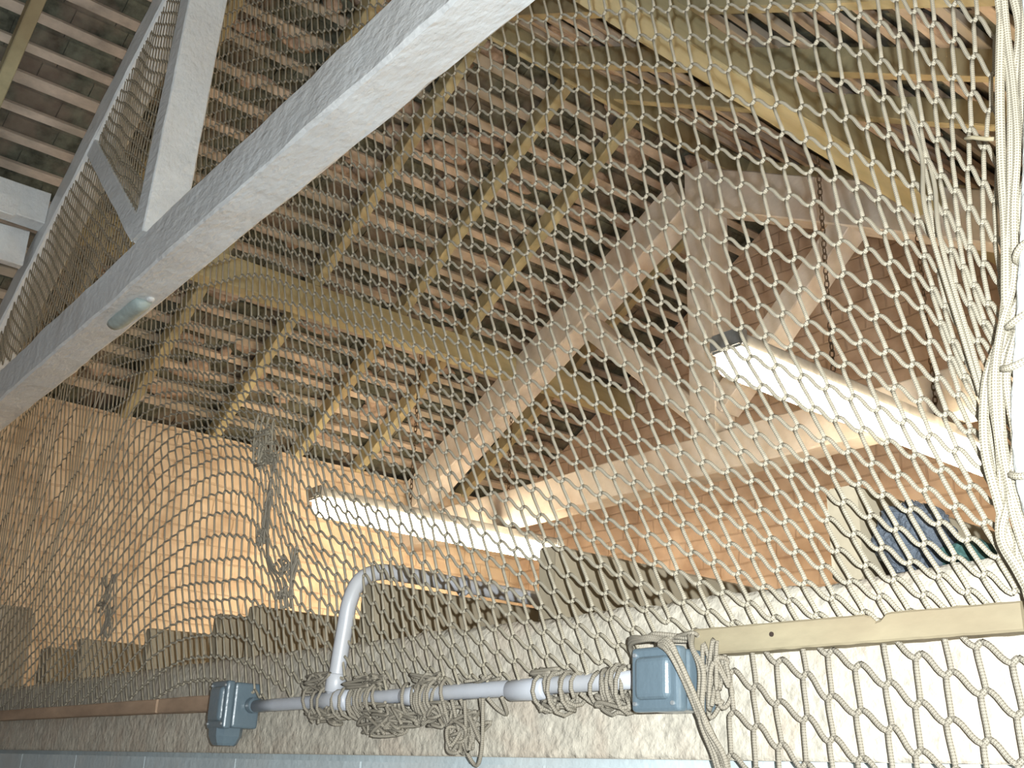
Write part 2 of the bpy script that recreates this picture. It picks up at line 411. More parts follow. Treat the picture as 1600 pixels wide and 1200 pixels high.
def truss_far():
    t = thing('roof_truss', V(-2.8, 3.36, 1.21), 'far roof truss of pinkish whitewashed timber, beyond the fluorescent lamps', 'truss', 'king post roof trusses')
    yc, th = 3.37, .13
    timber('tie_beam', V(-5.04, yc, 1.285), V(-.5, yc, 1.30), Y, Z, th, .17, truss_paint, t, segs=40, rough=.004, bevel=.006)
    timber('king_post', V(-2.80, yc, 1.37), V(-2.80, yc, 2.68), Y, X, th, .14, truss_paint, t, segs=10, rough=.003)
    for sg in (-1, 1):
        for nm, a, b, h in (('principal_rafter', V(XR+sg*.04, yc, 2.585), V(XR+sg*2.13, yc, 1.49), .19),):
            d = (b-a).normalized(); up_ = Y.cross(d); up_ = up_ if up_.z > 0 else -up_
            timber(nm, a, b, Y, up_, th, h, truss_paint, t, segs=20, rough=.004, bevel=.006)
        a = V(-2.80+sg*.06, yc, 1.50); b = V(-2.80+sg*.78, yc, 2.15)
        d = (b-a).normalized()
        timber('strut', a, b, Y, Y.cross(d), th*.9, .10, truss_paint, t, segs=8, rough=.003)
truss_near(); truss_far()

# painted-over metal cable clip on the underside of the near tie beam
def clip():
    t = thing('cable_clip', V(-3.09, .975, 1.30), 'blue-grey metal clip screwed under the near white tie beam', 'clip')
    bm = bmesh.new(); n = 12; prof = []
    pts = []
    for k in range(9):
        f = k/8; x = -3.215+.25*f; r = .026*(1-.22*(abs(f-.5)*2)**8)
        ring = [bm.verts.new(V(x, .975+r*1.15*math.cos(PI*i/n), 1.303-r*1.0*math.sin(PI*i/n))) for i in range(n+1)]; pts.append(ring)
    for k in range(8):
        for i in range(n): bm.faces.new((pts[k][i], pts[k][i+1], pts[k+1][i+1], pts[k+1][i]))
    for ring in (pts[0], pts[-1]): bm.faces.new(ring)
    for k in range(8): bm.faces.new((pts[k][0], pts[k+1][0], pts[k+1][n], pts[k][n]))
    obj('saddle', bm, clip_paint, t, smooth=True)
    bm = bmesh.new(); bmesh.ops.create_uvsphere(bm, u_segments=14, v_segments=8, radius=.012, matrix=Matrix.Translation(V(-2.945, .985, 1.301)) @ Matrix.Diagonal((1.2, 1, .6, 1)))
    obj('screw_head', bm, white_paint, t, smooth=True)
clip()

# ---------------------------------------------------------------- joists standing on the wall
def joists():
    data = [(-3.44, .095, 1.0, 'dark and blunt, farthest to the left'), (-2.953, .035, .95, 'second from the left'), (-2.556, .035, .975, 'third from the left, lit step shape'),
            (-2.181, .035, .975, 'short-stepped, beside a paler one'), (-2.012, .035, .97, 'just left of the bent grey pipe'),
            (-1.587, .036, .97, 'directly under the bent grey pipe'), (-1.124, .036, .97, 'greyish, in the middle behind the net'),
            (-.651, .036, .97, 'on the right, with crumpled plastic beside it'), (-.19, .036, .97, 'farthest to the right')]
    for k, (x, a, y, w_) in enumerate(data):
        zt = .305 if k else .315
        o = timber('joist', V(x+a/2, y, zt-.05), V(x+a/2, Y1, zt-.05), X, Z, a, .1, joist_wood, segs=26, rough=.0025, bevel=.004, seed=k)
        tag(o, 'sawn timber joist laid on the low wall, %s' % w_, 'joist', 'joists laid on the low wall')
joists()
bm = bmesh.new(); add_box(bm, V(-4.30, .975, .2065), V(-3.97, 1.12, .50)); bmesh.ops.bevel(bm, geom=bm.edges[:], offset=.015, segments=3, affect='EDGES')
tag(obj('stone_block', bm, mat('grey_stone', (.30, .29, .26), scale=12, var=.25, bump=1.5, bscale=30)), 'grey block standing on the low wall at its far left', 'block')

# ---------------------------------------------------------------- fluorescent battens
def lamp(x, y0, label, L_=1.46, chains=(.52, 1.12), zt=2.0):
    t = thing('fluorescent_lamp', V(x, y0, 1.06), label, 'lamp', 'hanging fluorescent lamps')
    bm = bmesh.new(); add_box(bm, V(x-.045, y0+.012, 1.142), V(x+.045, y0+L_-.012, 1.19)); bmesh.ops.bevel(bm, geom=bm.edges[:], offset=.008, segments=2, affect='EDGES')
    obj('body', bm, galv, t)
    bm = bmesh.new(); n = 14; a = []
    for y in (y0+.03, y0+L_-.03):
        ring = [bm.verts.new(V(x+.056*math.cos(PI*i/n), y, 1.140-.075*math.sin(PI*i/n)**.8)) for i in range(n+1)]; a.append(ring)
    for i in range(n): bm.faces.new((a[0][i], a[0][i+1], a[1][i+1], a[1][i]))
    bm.faces.new((a[0][0], a[1][0], a[1][n], a[0][n])); bm.faces.new(a[0]); bm.faces.new(a[1])
    obj('diffuser', bm, lamp_glow, t, smooth=False)
    for y in (y0, y0+L_-.034):
        bm = bmesh.new(); add_box(bm, V(x-.058, y, 1.138), V(x+.058, y+.034, 1.196)); bmesh.ops.bevel(bm, geom=bm.edges[:], offset=.007, segments=2, affect='EDGES')
        obj('end_cap', bm, galv, t)
    for cy in chains:
        vs, fs, us = [], [], []; z = 1.19; k = 0
        top = 1.975 if x > XR else zl(x)+.02
        while z < top:
            c = V(x, y0+cy, z+.012); ax = X if k % 2 else Y
            pts = [c+ax*(.0075*math.cos(2*PI*i/10))+Z*(.0155*math.sin(2*PI*i/10)) for i in range(11)]
            tube_geo(pts, .0022, 5, vs, fs, us); z += .024; k += 1
        geo_obj('chain', vs, fs, us, rust, t)
lamp(-4.16, 2.25, 'glowing fluorescent lamp hung on chains, the farther one near the left wall')
lamp(-1.76, 2.18, 'glowing fluorescent lamp hung on chains, the nearer larger one at the right')

# ---------------------------------------------------------------- conduit, swan neck, boxes, laths
CZ = .109
def conduit():
    t = thing('conduit_pipe', V(-1.35, .93, CZ), 'straight grey plastic conduit clipped along the wall between the two blue boxes', 'pipe')
    tube('pipe', [V(-1.87+i*.1, .93, CZ-.002+.0007*i) for i in range(11)], .0108, pvc, t, sides=18)
    for a, b, r in ((-1.63, -1.527, .0165), (-1.375, -1.338, .0138), (-1.128, -1.055, .0138)):
        tube('coupler', [V(a, .93, CZ), V(a+.002, .93, CZ), V(b-.002, .93, CZ), V(b, .93, CZ)], r, pvc, t, sides=20, radii=[r*.86, r, r, r*.86])
    u = thing('bent_conduit', V(-1.578, .93, .12), 'grey plastic pipe bent over the wall like a swan neck, above a joist', 'pipe')
    c = [V(-1.580, .93, .118), V(-1.574, .93, .17), V(-1.565, .930, .225), V(-1.560, .932, .268), V(-1.556, .946, .304), V(-1.553, .975, .321), V(-1.551, 1.03, .3255), V(-1.551, 1.3, .323), V(-1.551, 1.8, .3225), V(-1.551, 2.6, .3215), V(-1.551, 3.4, .321)]
    tube('pipe', spline(c, 8), .0135, pvc, u, sides=18)
    tube('socket', [V(-1.5803, .93, .122), V(-1.580, .93, .124), V(-1.577, .93, .150), V(-1.5768, .93, .152)], .0165, pvc, u, sides=18, radii=[.0145, .0165, .0165, .0145])
    for y in (1.16, 1.85):
        pts = [V(-1.551+.0165*math.cos(a), y, .323+.0165*math.sin(a)) for a in [PI*1.35-PI*1.7*i/14 for i in range(15)]]
        pts += [V(-1.556, y, .307)]
        tube('saddle_clip', pts, .0035, pvc, u, sides=6)
conduit()
def rbox(bm, lo, hi, r, seg=4):
    vs = add_box(bm, lo, hi); es = [e for e in bm.edges if all(v in vs for v in e.verts)]
    bmesh.ops.bevel(bm, geom=es, offset=r, segments=seg, affect='EDGES', profile=.6)
def jbox(x0, x1, z0, z1, yf, yb, label, spout=False):
    t = thing('junction_box', V((x0+x1)/2, yb, z0), label, 'junction box', 'blue-grey junction boxes on the wall')
    w_ = x1-x0
    bm = bmesh.new(); rbox(bm, V(x0+.002, yf+.017, z0+.002), V(x1-.002, yb, z1-.002), .007); obj('body', bm, box_paint, t, smooth=False)
    bm = bmesh.new(); rbox(bm, V(x0, yf, z0), V(x1, yf+.016, z1), .0065); lid = obj('lid', bm, box_paint, t)
    bm = bmesh.new(); rbox(bm, V(x0+.0085, yf-.006, z0+.012), V(x1-.011, yf+.010, z1-.010), .010, 5); obj('raised_panel', bm, box_paint, lid)
    for dx in (x0+.008, x1-.008):
        for dz in (z0+.0085, z1-.0085):
            bm = bmesh.new(); bmesh.ops.create_cone(bm, cap_ends=True, segments=12, radius1=.0026, radius2=.0022, depth=.004, matrix=Matrix.Translation(V(dx, yf-.0005, dz)) @ Matrix.Rotation(PI/2, 4, 'X'))
            obj('screw', bm, galv, lid)
    xs = x0-.012 if not spout else x1+.001
    tube('entry_socket', [V(xs-.004, .93, CZ), V(xs, .93, CZ), V(xs+.010, .93, CZ), V(xs+.014, .93, CZ)], .0140, box_paint, t, sides=18)
    if spout:
        bm = bmesh.new(); xc = (x0+x1)/2-.008
        rr = []
        for z, a, d in ((z0+.006, .027, .026), (z0-.012, .026, .025), (z0-.024, .020, .020), (z0-.028, .017, .017)):
            rr.append([bm.verts.new(V(xc+a*sx, .905+d*sy, z)) for sx, sy in ((-1, -.6), (-.6, -1), (.6, -1), (1, -.6), (1, .6), (.6, 1), (-.6, 1), (-1, .6))])
        for k in range(3):
            for i in range(8): bm.faces.new((rr[k][i], rr[k][(i+1) % 8], rr[k+1][(i+1) % 8], rr[k+1][i]))
        bm.faces.new(rr[0]); bm.faces.new(rr[3]); obj('spout', bm, box_paint, t)
jbox(-.861, -.790, .073, .142, .882, .947, 'square blue-grey metal junction box at the right end of the conduit, lid facing out')
jbox(-1.940, -1.868, .066, .150, .878, .947, 'blue-grey metal junction box at the left end of the conduit, with a spout below', spout=True)

def lath():
    bm = bmesh.new(); n = 60; x0, x1 = -.805, -.436; rr = []
    for k in range(n+1):
        x = x0+(x1-x0)*k/n; f = k/n
        zt = .1635-.004*f; zb = .1345-.001*f
        g = math.exp(-((x+.5755)/.0065)**2); zt -= .0075*min(1, 1.25*g)
        j = lambda s: .0008*noise.noise(Vector((x*60, s, 0)))
        e = .002
        ring = [V(x, .924, zb+e+j(1)), V(x, .924, zt-e+j(2)), V(x, .924+e, zt+j(3)), V(x, .9465, zt+j(4)), V(x, .9465, zb+j(5)), V(x, .924+e, zb+j(6))]
        rr.append([bm.verts.new(p) for p in ring])
    for k in range(n):
        for i in range(6): bm.faces.new((rr[k][i], rr[k][(i+1) % 6], rr[k+1][(i+1) % 6], rr[k+1][i]))
    bm.faces.new(rr[0]); bm.faces.new(rr[-1])
    t = thing('timber_lath', V(-.62, .935, .135), 'pale planed lath nailed over the net on the wall, right of the blue box', 'lath')
    obj('lath', bm, lath_wood, t)
    for x, z in ((-.698, .150), ):
        bm = bmesh.new(); bmesh.ops.create_cone(bm, cap_ends=True, segments=12, radius1=.0026, radius2=.0026, depth=.002, matrix=Matrix.Translation(V(x, .9238, z)) @ Matrix.Rotation(PI/2, 4, 'X'))
        o = obj('nail_hole', bm, mat('dark_hole', (.03, .02, .015)), t); o['label'] = 'dark round nail hole'
lath()
o = timber('timber_lath', V(-4.6, .9375, .122), V(-2.30, .9375, .118), Y, Z, .028, .028, old_lath, segs=40, rough=.0012, bevel=.002)
tag(o, 'dark brown weathered lath fixed along the wall at the far left', 'lath')
o = timber('timber_lath', V(-2.285, .9365, .1175), V(-1.945, .9365, .1165), Y, Z, .028, .030, old_lath, segs=20, rough=.0012, bevel=.002)
tag(o, 'short dark lath running into the left blue junction box', 'lath')

# crumpled plastic and the teal rag on the wall beside the right-hand joist
def crumple(name, c, s, m, seed, sub=5):
    bm = bmesh.new(); bmesh.ops.create_icosphere(bm, subdivisions=sub, radius=1)
    for v in bm.verts:
        q = v.co.copy(); k = 1+.28*noise.noise(q*2.3+Vector((seed, 0, 0)))+.16*abs(noise.noise(q*6+Vector((0, seed, 0))))-.07*abs(noise.noise(q*14))
        q = q*k; q.z = max(q.z, -.9); v.co = c+Vector((q.x*s[0], q.y*s[1], q.z*s[2]))
    return obj(name, bm, m, smooth=False)
o = crumple('plastic_bag', V(-.575, 1.005, .2435), (.036, .040, .038), pl, 3)
tag(o, 'crumpled bluish clear plastic bag on the low wall beside the right joist', 'bag')
o = crumple('cloth_rag', V(-.522, 1.02, .2215), (.030, .035, .016), teal, 8, 4)
tag(o, 'small teal cloth lying on the wall right of the plastic bag', 'rag')

# ---------------------------------------------------------------- the net
# drape of the net: position (x, z in mm from eye level) of every third knot, row by row; the sheet leans
# from the wall face up to the back of the near truss
LAT = """9:-12235,8533 -11802,8376 -11112,8004 -10492,7667 -9926,7361 -9381,7029 -8894,6741 -8460,6500 -8065,6289
9:-11255,7453 -10735,7186 -10173,6909 -9659,6657 -9190,6426 -8758,6214 -8359,6018 -7988,5835 -7641,5665 -7313,5504 -7004,5352 -6708,5205 -6435,5057 -6177,4920 -5931,4794
9:-10372,6473 -9864,6213 -9388,6001 -8952,5808 -8550,5630 -8179,5465 -7834,5312 -7512,5169 -7210,5036 -6927,4910 -6659,4791 -6406,4679 -6165,4572 -5936,4470 -5715,4372 -5502,4276 -5299,4183 -5102,4090 -4922,4007 -4746,3927 -4572,3848 -4400,3769
9:-9616,5618 -9152,5399 -8744,5240 -8367,5093 -8016,4954 -7691,4826 -7387,4706 -7102,4593 -6833,4486 -6579,4384 -6339,4288 -6111,4197 -5894,4110 -5689,4028 -5494,3951 -5308,3876 -5128,3806 -4956,3738 -4790,3673 -4627,3608 -4468,3544 -4312,3481 -4157,3417 -4003,3352 -3865,3299 -3729,3244 -3594,3189
9:-8985,4878 -8558,4693 -8211,4582 -7883,4476 -7576,4374 -7287,4276 -7015,4182 -6760,4093 -6518,4009 -6288,3928 -6070,3851 -5861,3777 -5663,3706 -5474,3638 -5293,3572 -5120,3509 -4955,3449 -4796,3390 -4644,3336 -4498,3285 -4356,3236 -4218,3189 -4083,3144 -3950,3099 -3816,3052 -3684,3005 -3555,2958 -3428,2912 -3306,2869 -3180,2814 -3058,2761 -2939,2709 -2822,2656
10:-8103,4114 -7799,4030 -7507,3951 -7227,3874 -6963,3798 -6714,3726 -6480,3656 -6259,3590 -6050,3526 -5851,3466 -5661,3409 -5479,3353 -5304,3299 -5135,3245 -4971,3192 -4813,3140 -4662,3089 -4517,3040 -4379,2993 -4248,2950 -4123,2910 -4001,2871 -3880,2834 -3757,2797 -3635,2762 -3515,2727 -3394,2689 -3273,2648 -3153,2606 -3035,2564 -2918,2519 -2802,2470 -2686,2416 -2571,2363 -2457,2311 -2346,2257 -2234,2202 -2120,2146 -2004,2086 -1885,2024 -1764,1962 -1643,1901 -1521,1840 -1398,1778 -1275,1716 -1151,1649 -1027,1578 -904,1503 -785,1422 -673,1333 -569,1236 -476,1130 -395,1020 -331,911 -285,814 -248,724
10:-7766,3577 -7508,3537 -7246,3489 -6984,3436 -6731,3381 -6491,3326 -6265,3272 -6054,3219 -5856,3167 -5670,3119 -5494,3073 -5328,3029 -5170,2989 -5017,2951 -4868,2914 -4723,2878 -4581,2841 -4443,2803 -4307,2762 -4177,2720 -4055,2679 -3939,2640 -3827,2602 -3716,2567 -3601,2535 -3485,2506 -3368,2478 -3251,2445 -3133,2410 -3015,2373 -2898,2331 -2781,2283 -2665,2234 -2552,2185 -2439,2134 -2328,2082 -2216,2029 -2105,1973 -1989,1913 -1870,1850 -1748,1784 -1626,1725 -1504,1664 -1380,1606 -1257,1545 -1133,1479 -1010,1408 -889,1336 -770,1262 -658,1179 -560,1085 -476,983 -400,873 -344,764 -313,680 -290,605
11:-7375,3042 -7248,3020 -6918,2984 -6635,2967 -6384,2951 -6147,2925 -5926,2891 -5720,2853 -5531,2814 -5357,2775 -5198,2737 -5048,2701 -4908,2667 -4775,2637 -4647,2610 -4521,2584 -4398,2561 -4275,2540 -4151,2518 -4029,2493 -3915,2465 -3807,2435 -3700,2402 -3590,2366 -3474,2329 -3358,2293 -3242,2260 -3126,2227 -3006,2192 -2887,2155 -2769,2113 -2650,2064 -2533,2014 -2419,1963 -2306,1911 -2196,1856 -2085,1799 -1971,1741 -1853,1679 -1730,1607 -1609,1546 -1486,1492 -1361,1436 -1234,1373 -1111,1305 -990,1233 -874,1163 -759,1095 -644,1018 -551,928 -484,831 -419,722 -371,630 -343,556 -325,493 -294,423
13:-6819,2540 -6580,2527 -6390,2494 -6249,2447 -5965,2511 -5717,2535 -5491,2535 -5297,2521 -5126,2497 -4971,2468 -4828,2436 -4693,2402 -4567,2370 -4448,2342 -4339,2319 -4237,2301 -4136,2285 -4029,2271 -3914,2254 -3797,2234 -3685,2215 -3576,2194 -3466,2168 -3352,2138 -3235,2103 -3118,2066 -3000,2029 -2879,1990 -2760,1949 -2640,1904 -2520,1856 -2403,1805 -2287,1751 -2175,1693 -2064,1632 -1949,1571 -1831,1510 -1710,1446 -1589,1386 -1469,1330 -1340,1268 -1205,1195 -1082,1123 -966,1056 -858,988 -749,915 -638,841 -549,759 -486,671 -441,593 -408,518 -370,440 -333,376 -298,314
16:-6151,2020 -5937,1931 -5769,1704 -5615,1790 -5424,2085 -5198,2188 -4999,2216 -4819,2221 -4667,2218 -4534,2204 -4412,2182 -4298,2156 -4195,2130 -4099,2106 -4005,2083 -3910,2061 -3806,2039 -3693,2020 -3573,2002 -3454,1984 -3336,1961 -3219,1935 -3101,1904 -2984,1871 -2865,1834 -2745,1794 -2626,1750 -2506,1702 -2388,1652 -2270,1596 -2155,1539 -2039,1478 -1924,1416 -1807,1352 -1685,1286 -1557,1218 -1428,1153 -1304,1092 -1182,1029 -1062,962 -949,898 -838,833 -725,758 -618,680 -535,601 -480,528 -446,454 -395,384 -356,323 -319,264
16:-6007,1604 -5810,1548 -5637,1514 -5474,1508 -5321,1529 -5177,1561 -5039,1592 -4913,1661 -4765,1863 -4595,1922 -4443,1944 -4305,1950 -4178,1948 -4068,1937 -3969,1922 -3873,1904 -3774,1884 -3668,1862 -3556,1837 -3440,1813 -3324,1790 -3205,1766 -3083,1741 -2964,1713 -2842,1681 -2721,1643 -2602,1602 -2481,1555 -2363,1504 -2245,1448 -2128,1389 -2012,1327 -1886,1256 -1760,1184 -1635,1113 -1511,1047 -1389,986 -1267,926 -1145,864 -1032,806 -924,746 -818,682 -712,616 -609,547 -515,473 -470,401 -409,330 -363,268 -324,212
17:-5667,1209 -5484,1191 -5295,1115 -5089,962 -4888,832 -4909,1305 -4790,1387 -4667,1405 -4548,1412 -4447,1596 -4344,1641 -4213,1680 -4085,1688 -3961,1686 -3845,1679 -3734,1671 -3624,1662 -3515,1650 -3404,1635 -3291,1617 -3176,1598 -3056,1577 -2934,1553 -2812,1526 -2689,1494 -2567,1456 -2445,1412 -2327,1361 -2207,1298 -2079,1229 -1953,1159 -1829,1089 -1706,1019 -1585,950 -1465,888 -1347,831 -1226,775 -1107,719 -997,660 -889,605 -787,546 -680,479 -579,413 -497,349 -430,281 -367,222 -322,165 -281,110
20:-4908,671 -4701,662 -4519,687 -4401,726 -4404,962 -4416,1233 -4326,1273 -4229,1285 -4142,1303 -4061,1385 -3949,1485 -3828,1479 -3710,1463 -3594,1448 -3481,1440 -3366,1435 -3250,1427 -3135,1414 -3018,1398 -2898,1379 -2777,1357 -2653,1331 -2526,1301 -2393,1261 -2265,1202 -2140,1131 -2017,1064 -1896,1000 -1775,934 -1656,870 -1539,812 -1420,754 -1300,695 -1181,641 -1065,587 -954,534 -850,478 -742,418 -637,353 -551,296 -465,235 -395,180 -333,125 -280,69
20:-4764,462 -4584,464 -4411,503 -4262,544 -4144,587 -4059,632 -3990,667 -3975,858 -3918,1005 -3881,1095 -3827,1160 -3754,1226 -3658,1291 -3539,1290 -3421,1278 -3303,1268 -3186,1259 -3069,1243 -2949,1220 -2828,1192 -2704,1156 -2578,1107 -2453,1068 -2328,1050 -2204,1016 -2081,970 -1960,919 -1841,863 -1724,805 -1608,747 -1491,689 -1373,632 -1255,576 -1138,521 -1023,465 -917,414 -805,362 -698,305 -602,244 -512,190 -432,139 -362,88 -297,34
21:-4462,332 -4313,364 -4176,397 -4053,432 -3948,469 -3855,511 -3778,560 -3712,597 -3648,625 -3596,770 -3462,814 -3403,844 -3355,888 -3332,1125 -3218,1127 -3102,1111 -2986,1091 -2869,1065 -2751,1033 -2632,996 -2510,952 -2388,915 -2266,893 -2145,870 -2025,840 -1907,796 -1793,740 -1677,684 -1560,627 -1442,568 -1326,513 -1211,462 -1095,404 -979,353 -868,306 -762,256 -661,200 -562,146 -476,98 -401,55 -327,3 -258,-52
21:-4392,190 -4249,236 -4103,269 -3974,303 -3859,338 -3759,372 -3674,405 -3597,441 -3522,491 -3455,537 -3392,569 -3328,604 -3214,699 -3140,745 -3081,782 -3031,849 -2953,927 -2828,935 -2699,917 -2575,890 -2449,856 -2326,824 -2205,796 -2088,762 -1974,715 -1862,661 -1747,609 -1628,556 -1506,500 -1390,446 -1276,391 -1161,339 -1045,288 -932,241 -826,197 -720,151 -618,101 -524,56 -443,16 -364,-31 -288,-83
22:-4207,119 -4048,151 -3910,185 -3786,219 -3675,254 -3576,288 -3489,321 -3413,352 -3345,381 -3280,417 -3215,473 -3150,524 -3085,567 -2997,622 -2904,679 -2840,726 -2762,767 -2643,799 -2516,796 -2387,773 -2264,744 -2145,711 -2032,668 -1927,614 -1824,555 -1705,494 -1576,439 -1456,386 -1343,330 -1231,276 -1115,230 -1002,183 -892,140 -783,98 -677,55 -577,13 -487,-30 -404,-72 -324,-119
22:-4142,-13 -4002,41 -3856,74 -3725,108 -3608,142 -3501,176 -3404,210 -3315,243 -3234,275 -3163,304 -3102,332 -3047,365 -2986,427 -2913,490 -2843,529 -2758,574 -2655,625 -2550,659 -2439,677 -2320,676 -2200,658 -2083,624 -1975,563 -1889,494 -1778,431 -1633,380 -1519,329 -1420,276 -1313,224 -1197,176 -1080,132 -966,90 -852,49 -740,8 -637,-33 -540,-75 -450,-116
23:-3957,-63 -3806,-31 -3670,2 -3549,36 -3438,69 -3335,103 -3240,136 -3153,168 -3073,200 -2998,232 -2935,263 -2881,296 -2829,333 -2759,386 -2680,437 -2597,471 -2495,500 -2383,522 -2267,531 -2145,520 -2032,485 -1942,432 -1814,363 -1688,318 -1589,274 -1491,226 -1390,178 -1278,131 -1161,87 -1043,45 -927,4 -814,-37 -705,-78 -602,-120
23:-3882,-201 -3758,-132 -3620,-98 -3494,-66 -3379,-33 -3274,0 -3175,32 -3083,64 -2998,96 -2919,128 -2846,160 -2781,192 -2722,225 -2662,262 -2594,302 -2513,338 -2421,366 -2319,377 -2213,373 -2106,363 -1999,358 -1882,319 -1770,265 -1666,220 -1563,176 -1459,131 -1351,87 -1238,44 -1122,3 -1006,-37 -891,-79 -780,-121
24:-3687,-268 -3565,-210 -3442,-166 -3326,-129 -3217,-97 -3115,-66 -3020,-36 -2930,-6 -2846,25 -2766,55 -2692,85 -2623,115 -2555,148 -2489,183 -2419,217 -2334,241 -2241,255 -2142,255 -2041,248 -1939,233 -1834,199 -1730,158 -1627,118 -1524,78 -1418,39 -1310,0 -1198,-38 -1085,-78 -971,-119
28:-3165,-192 -3060,-159 -2961,-129 -2868,-101 -2780,-74 -2696,-48 -2616,-21 -2539,5 -2464,31 -2391,56 -2316,79 -2238,99 -2156,113 -2067,117 -1974,111 -1878,95 -1780,73 -1682,45 -1581,14 -1480,-17 -1377,-48 -1270,-85 -1160,-122
31:-2811,-190 -2718,-165 -2629,-140 -2544,-116 -2463,-96 -2387,-78 -2310,-59 -2234,-43 -2155,-29 -2075,-20 -1991,-16 -1905,-19 -1816,-28 -1726,-42 -1633,-59 -1536,-85 -1436,-111 -1335,-139
37:-2230,-173 -2152,-163 -2074,-155 -1996,-149 -1917,-146 -1836,-146 -1754,-150 -1668,-157
0:
0:"""
I0, J0, ST = -168, -24, 3
def ynet(z): return .915+.095*z if z < 1.316 else 1.04
def lattice():
    rows = []
    for ln in LAT.strip().split('\n'):
        s, rest = ln.split(':'); s = int(s)
        rows.append((s, [tuple(int(a)/1000 for a in p.split(',')) for p in rest.split()]))
    return rows
ROWS = lattice()
def cr(t): return (-.5*t+t*t-.5*t**3, 1-2.5*t*t+1.5*t**3, .5*t+2*t*t-1.5*t**3, -.5*t*t+.5*t**3)
def node(b, a):
    if not (0 <= b < len(ROWS)): return None
    s, r = ROWS[b]
    return r[a-s] if 0 <= a-s < len(r) else None
def knot(i, j):
    u = (i-I0)/ST; v = (j-J0)/ST; a = math.floor(u); b = math.floor(v); u -= a; v -= b
    wu, wv = cr(u), cr(v); P = [[node(b+q, a+p) for p in (-1, 0, 1, 2)] for q in (-1, 0, 1, 2)]
    for q in (1, 2):
        for p in (1, 2):
            if P[q][p] is None: return None
    def ext(c0, c1): return (2*c0[0]-c1[0], 2*c0[1]-c1[1])
    for q in (1, 2):
        if P[q][0] is None: P[q][0] = ext(P[q][1], P[q][2])
        if P[q][3] is None: P[q][3] = ext(P[q][2], P[q][1])
    for q, q1, q2 in ((0, 1, 2), (3, 2, 1)):
        for p in range(4):
            if P[q][p] is None: P[q][p] = ext(P[q1][p], P[q2][p])
    x = sum(wv[q]*wu[p]*P[q][p][0] for q in range(4) for p in range(4))
    z = sum(wv[q]*wu[p]*P[q][p][1] for q in range(4) for p in range(4))
    return x, z
def net_bottom(x):
    if x < -1.95: return .115
    if x < -.87: return .112
    if x < -.80: return .145
    return .14
net = thing('safety_net', V(-2.0, .93, .1), 'large sagging braided cord net hanging from the truss to the low wall across the view', 'net')
def strand(A, B, c1, c2, n, vs, fs, us, r, sides=5):
    pts = []
    for k in range(n+1):
        t = k/n; pts.append(A*(1-t)**3+c1*(3*t*(1-t)**2)+c2*(3*t*t*(1-t))+B*t**3)
    tube_geo(pts, r, sides, vs, fs, us)
def build_net(K, name, r, m, clip=None):
    """K: dict (i, j) -> Vector. j grows downward."""
    vs, fs, us = [], [], []
    T, B = {}, {}
    for (i, j), p in K.items():
        rt = K.get((i+1, j)); lf = K.get((i-1, j)); up_ = K.get((i, j-1)); dn = K.get((i, j+1))
        a = (rt-p) if rt else ((p-lf) if lf else None)
        b = (dn-p) if dn else ((p-up_) if up_ else None)
        if a is None or b is None: continue
        ah = Vector((a.x, 0, 0)) if abs(a.x) > .004 else a*.5
        T[i, j] = p-b*.055+ah*.09; B[i, j] = p+b*.055-ah*.09
        d = T[i, j]-B[i, j]
        tube_geo([B[i, j]-d*.08, B[i, j]+d*.2, p, T[i, j]-d*.2, T[i, j]+d*.08], r*1.4, 6, vs, fs, us, radii=[r*.9, r*1.1, r*1.18, r*1.1, r*.9])
    for (i, j) in T:
        p = K[i, j]
        if (i, j+1) in T:                                 # tight downward cord
            A, Bq = B[i, j], T[i, j+1]; d = Bq-A
            rt = K.get((i+1, j)); s = ((rt-p).x if rt else .02)
            strand(A, Bq, A+d*.33-X*(.03*s), Bq-d*.33+X*(.015*s), 4, vs, fs, us, r)
        if (i+1, j) in T:                                 # slack cross cord
            A, Bq = T[i, j], B[i+1, j]; d = Bq-A
            dn = K.get((i, j+1)); h = (p-dn).length if dn else .04
            strand(A, Bq, A+Vector((d.x*.45, d.y*.4, d.z*.18+.012*h)), Bq+Vector((-d.x*.45, -d.y*.4, -d.z*.18-.012*h)), 6, vs, fs, us, r)
    return geo_obj(name, vs, fs, us, m, net)
def main_net():
    K = {}
    for j in range(-24, 52):
        for i in range(-168, 31):
            k = knot(i, j)
            if k is None: continue
            x, z = k
            if not (-4.75 < x < -.345): continue
            if z < net_bottom(x) or z > min(zl(x) if x < XR else zrt(x), 2.8)-.02: continue
            nz = noise.noise_vector(Vector((i*.9, j*.9, 0))); n2 = noise.noise_vector(Vector((i*.17, j*.17, 4)))
            y = ynet(z)+.0018*nz.z+.004*n2.z*min(1, max(0, (z-.25)*3))
            K[i, j] = V(x+(.0020 if x > -2 else .0012)*nz.x, y, z+.0016*nz.y)
    build_net(K, 'netting', .00245, cord)
    return K
NK = main_net()
# the net is laced inside the left opening of the near truss
def truss_sheet():
    K = {}
    for i in range(-75, 8):
        for j in range(-60, 62):
            n1 = noise.noise_vector(Vector((i*.15, j*.15, 3))); n2 = noise.noise_vector(Vector((i*.8, j*.8, 6)))
            x = -2.98+.0270*i-.0035*j+.020*n1.x+.003*n2.x; z = 1.60-.0460*j-.0200*i+.020*n1.y+.003*n2.y
            low = 1.44; hi = 2.60+.585*(x+2.85)+.015
            if x > -2.962+.12*(z-1.56)-.006 or z < low or z > hi or x < -4.8: continue
            K[i, j] = V(x, .916+.010*n1.z, z)
    build_net(K, 'truss_netting', .0022, cord)
truss_sheet()
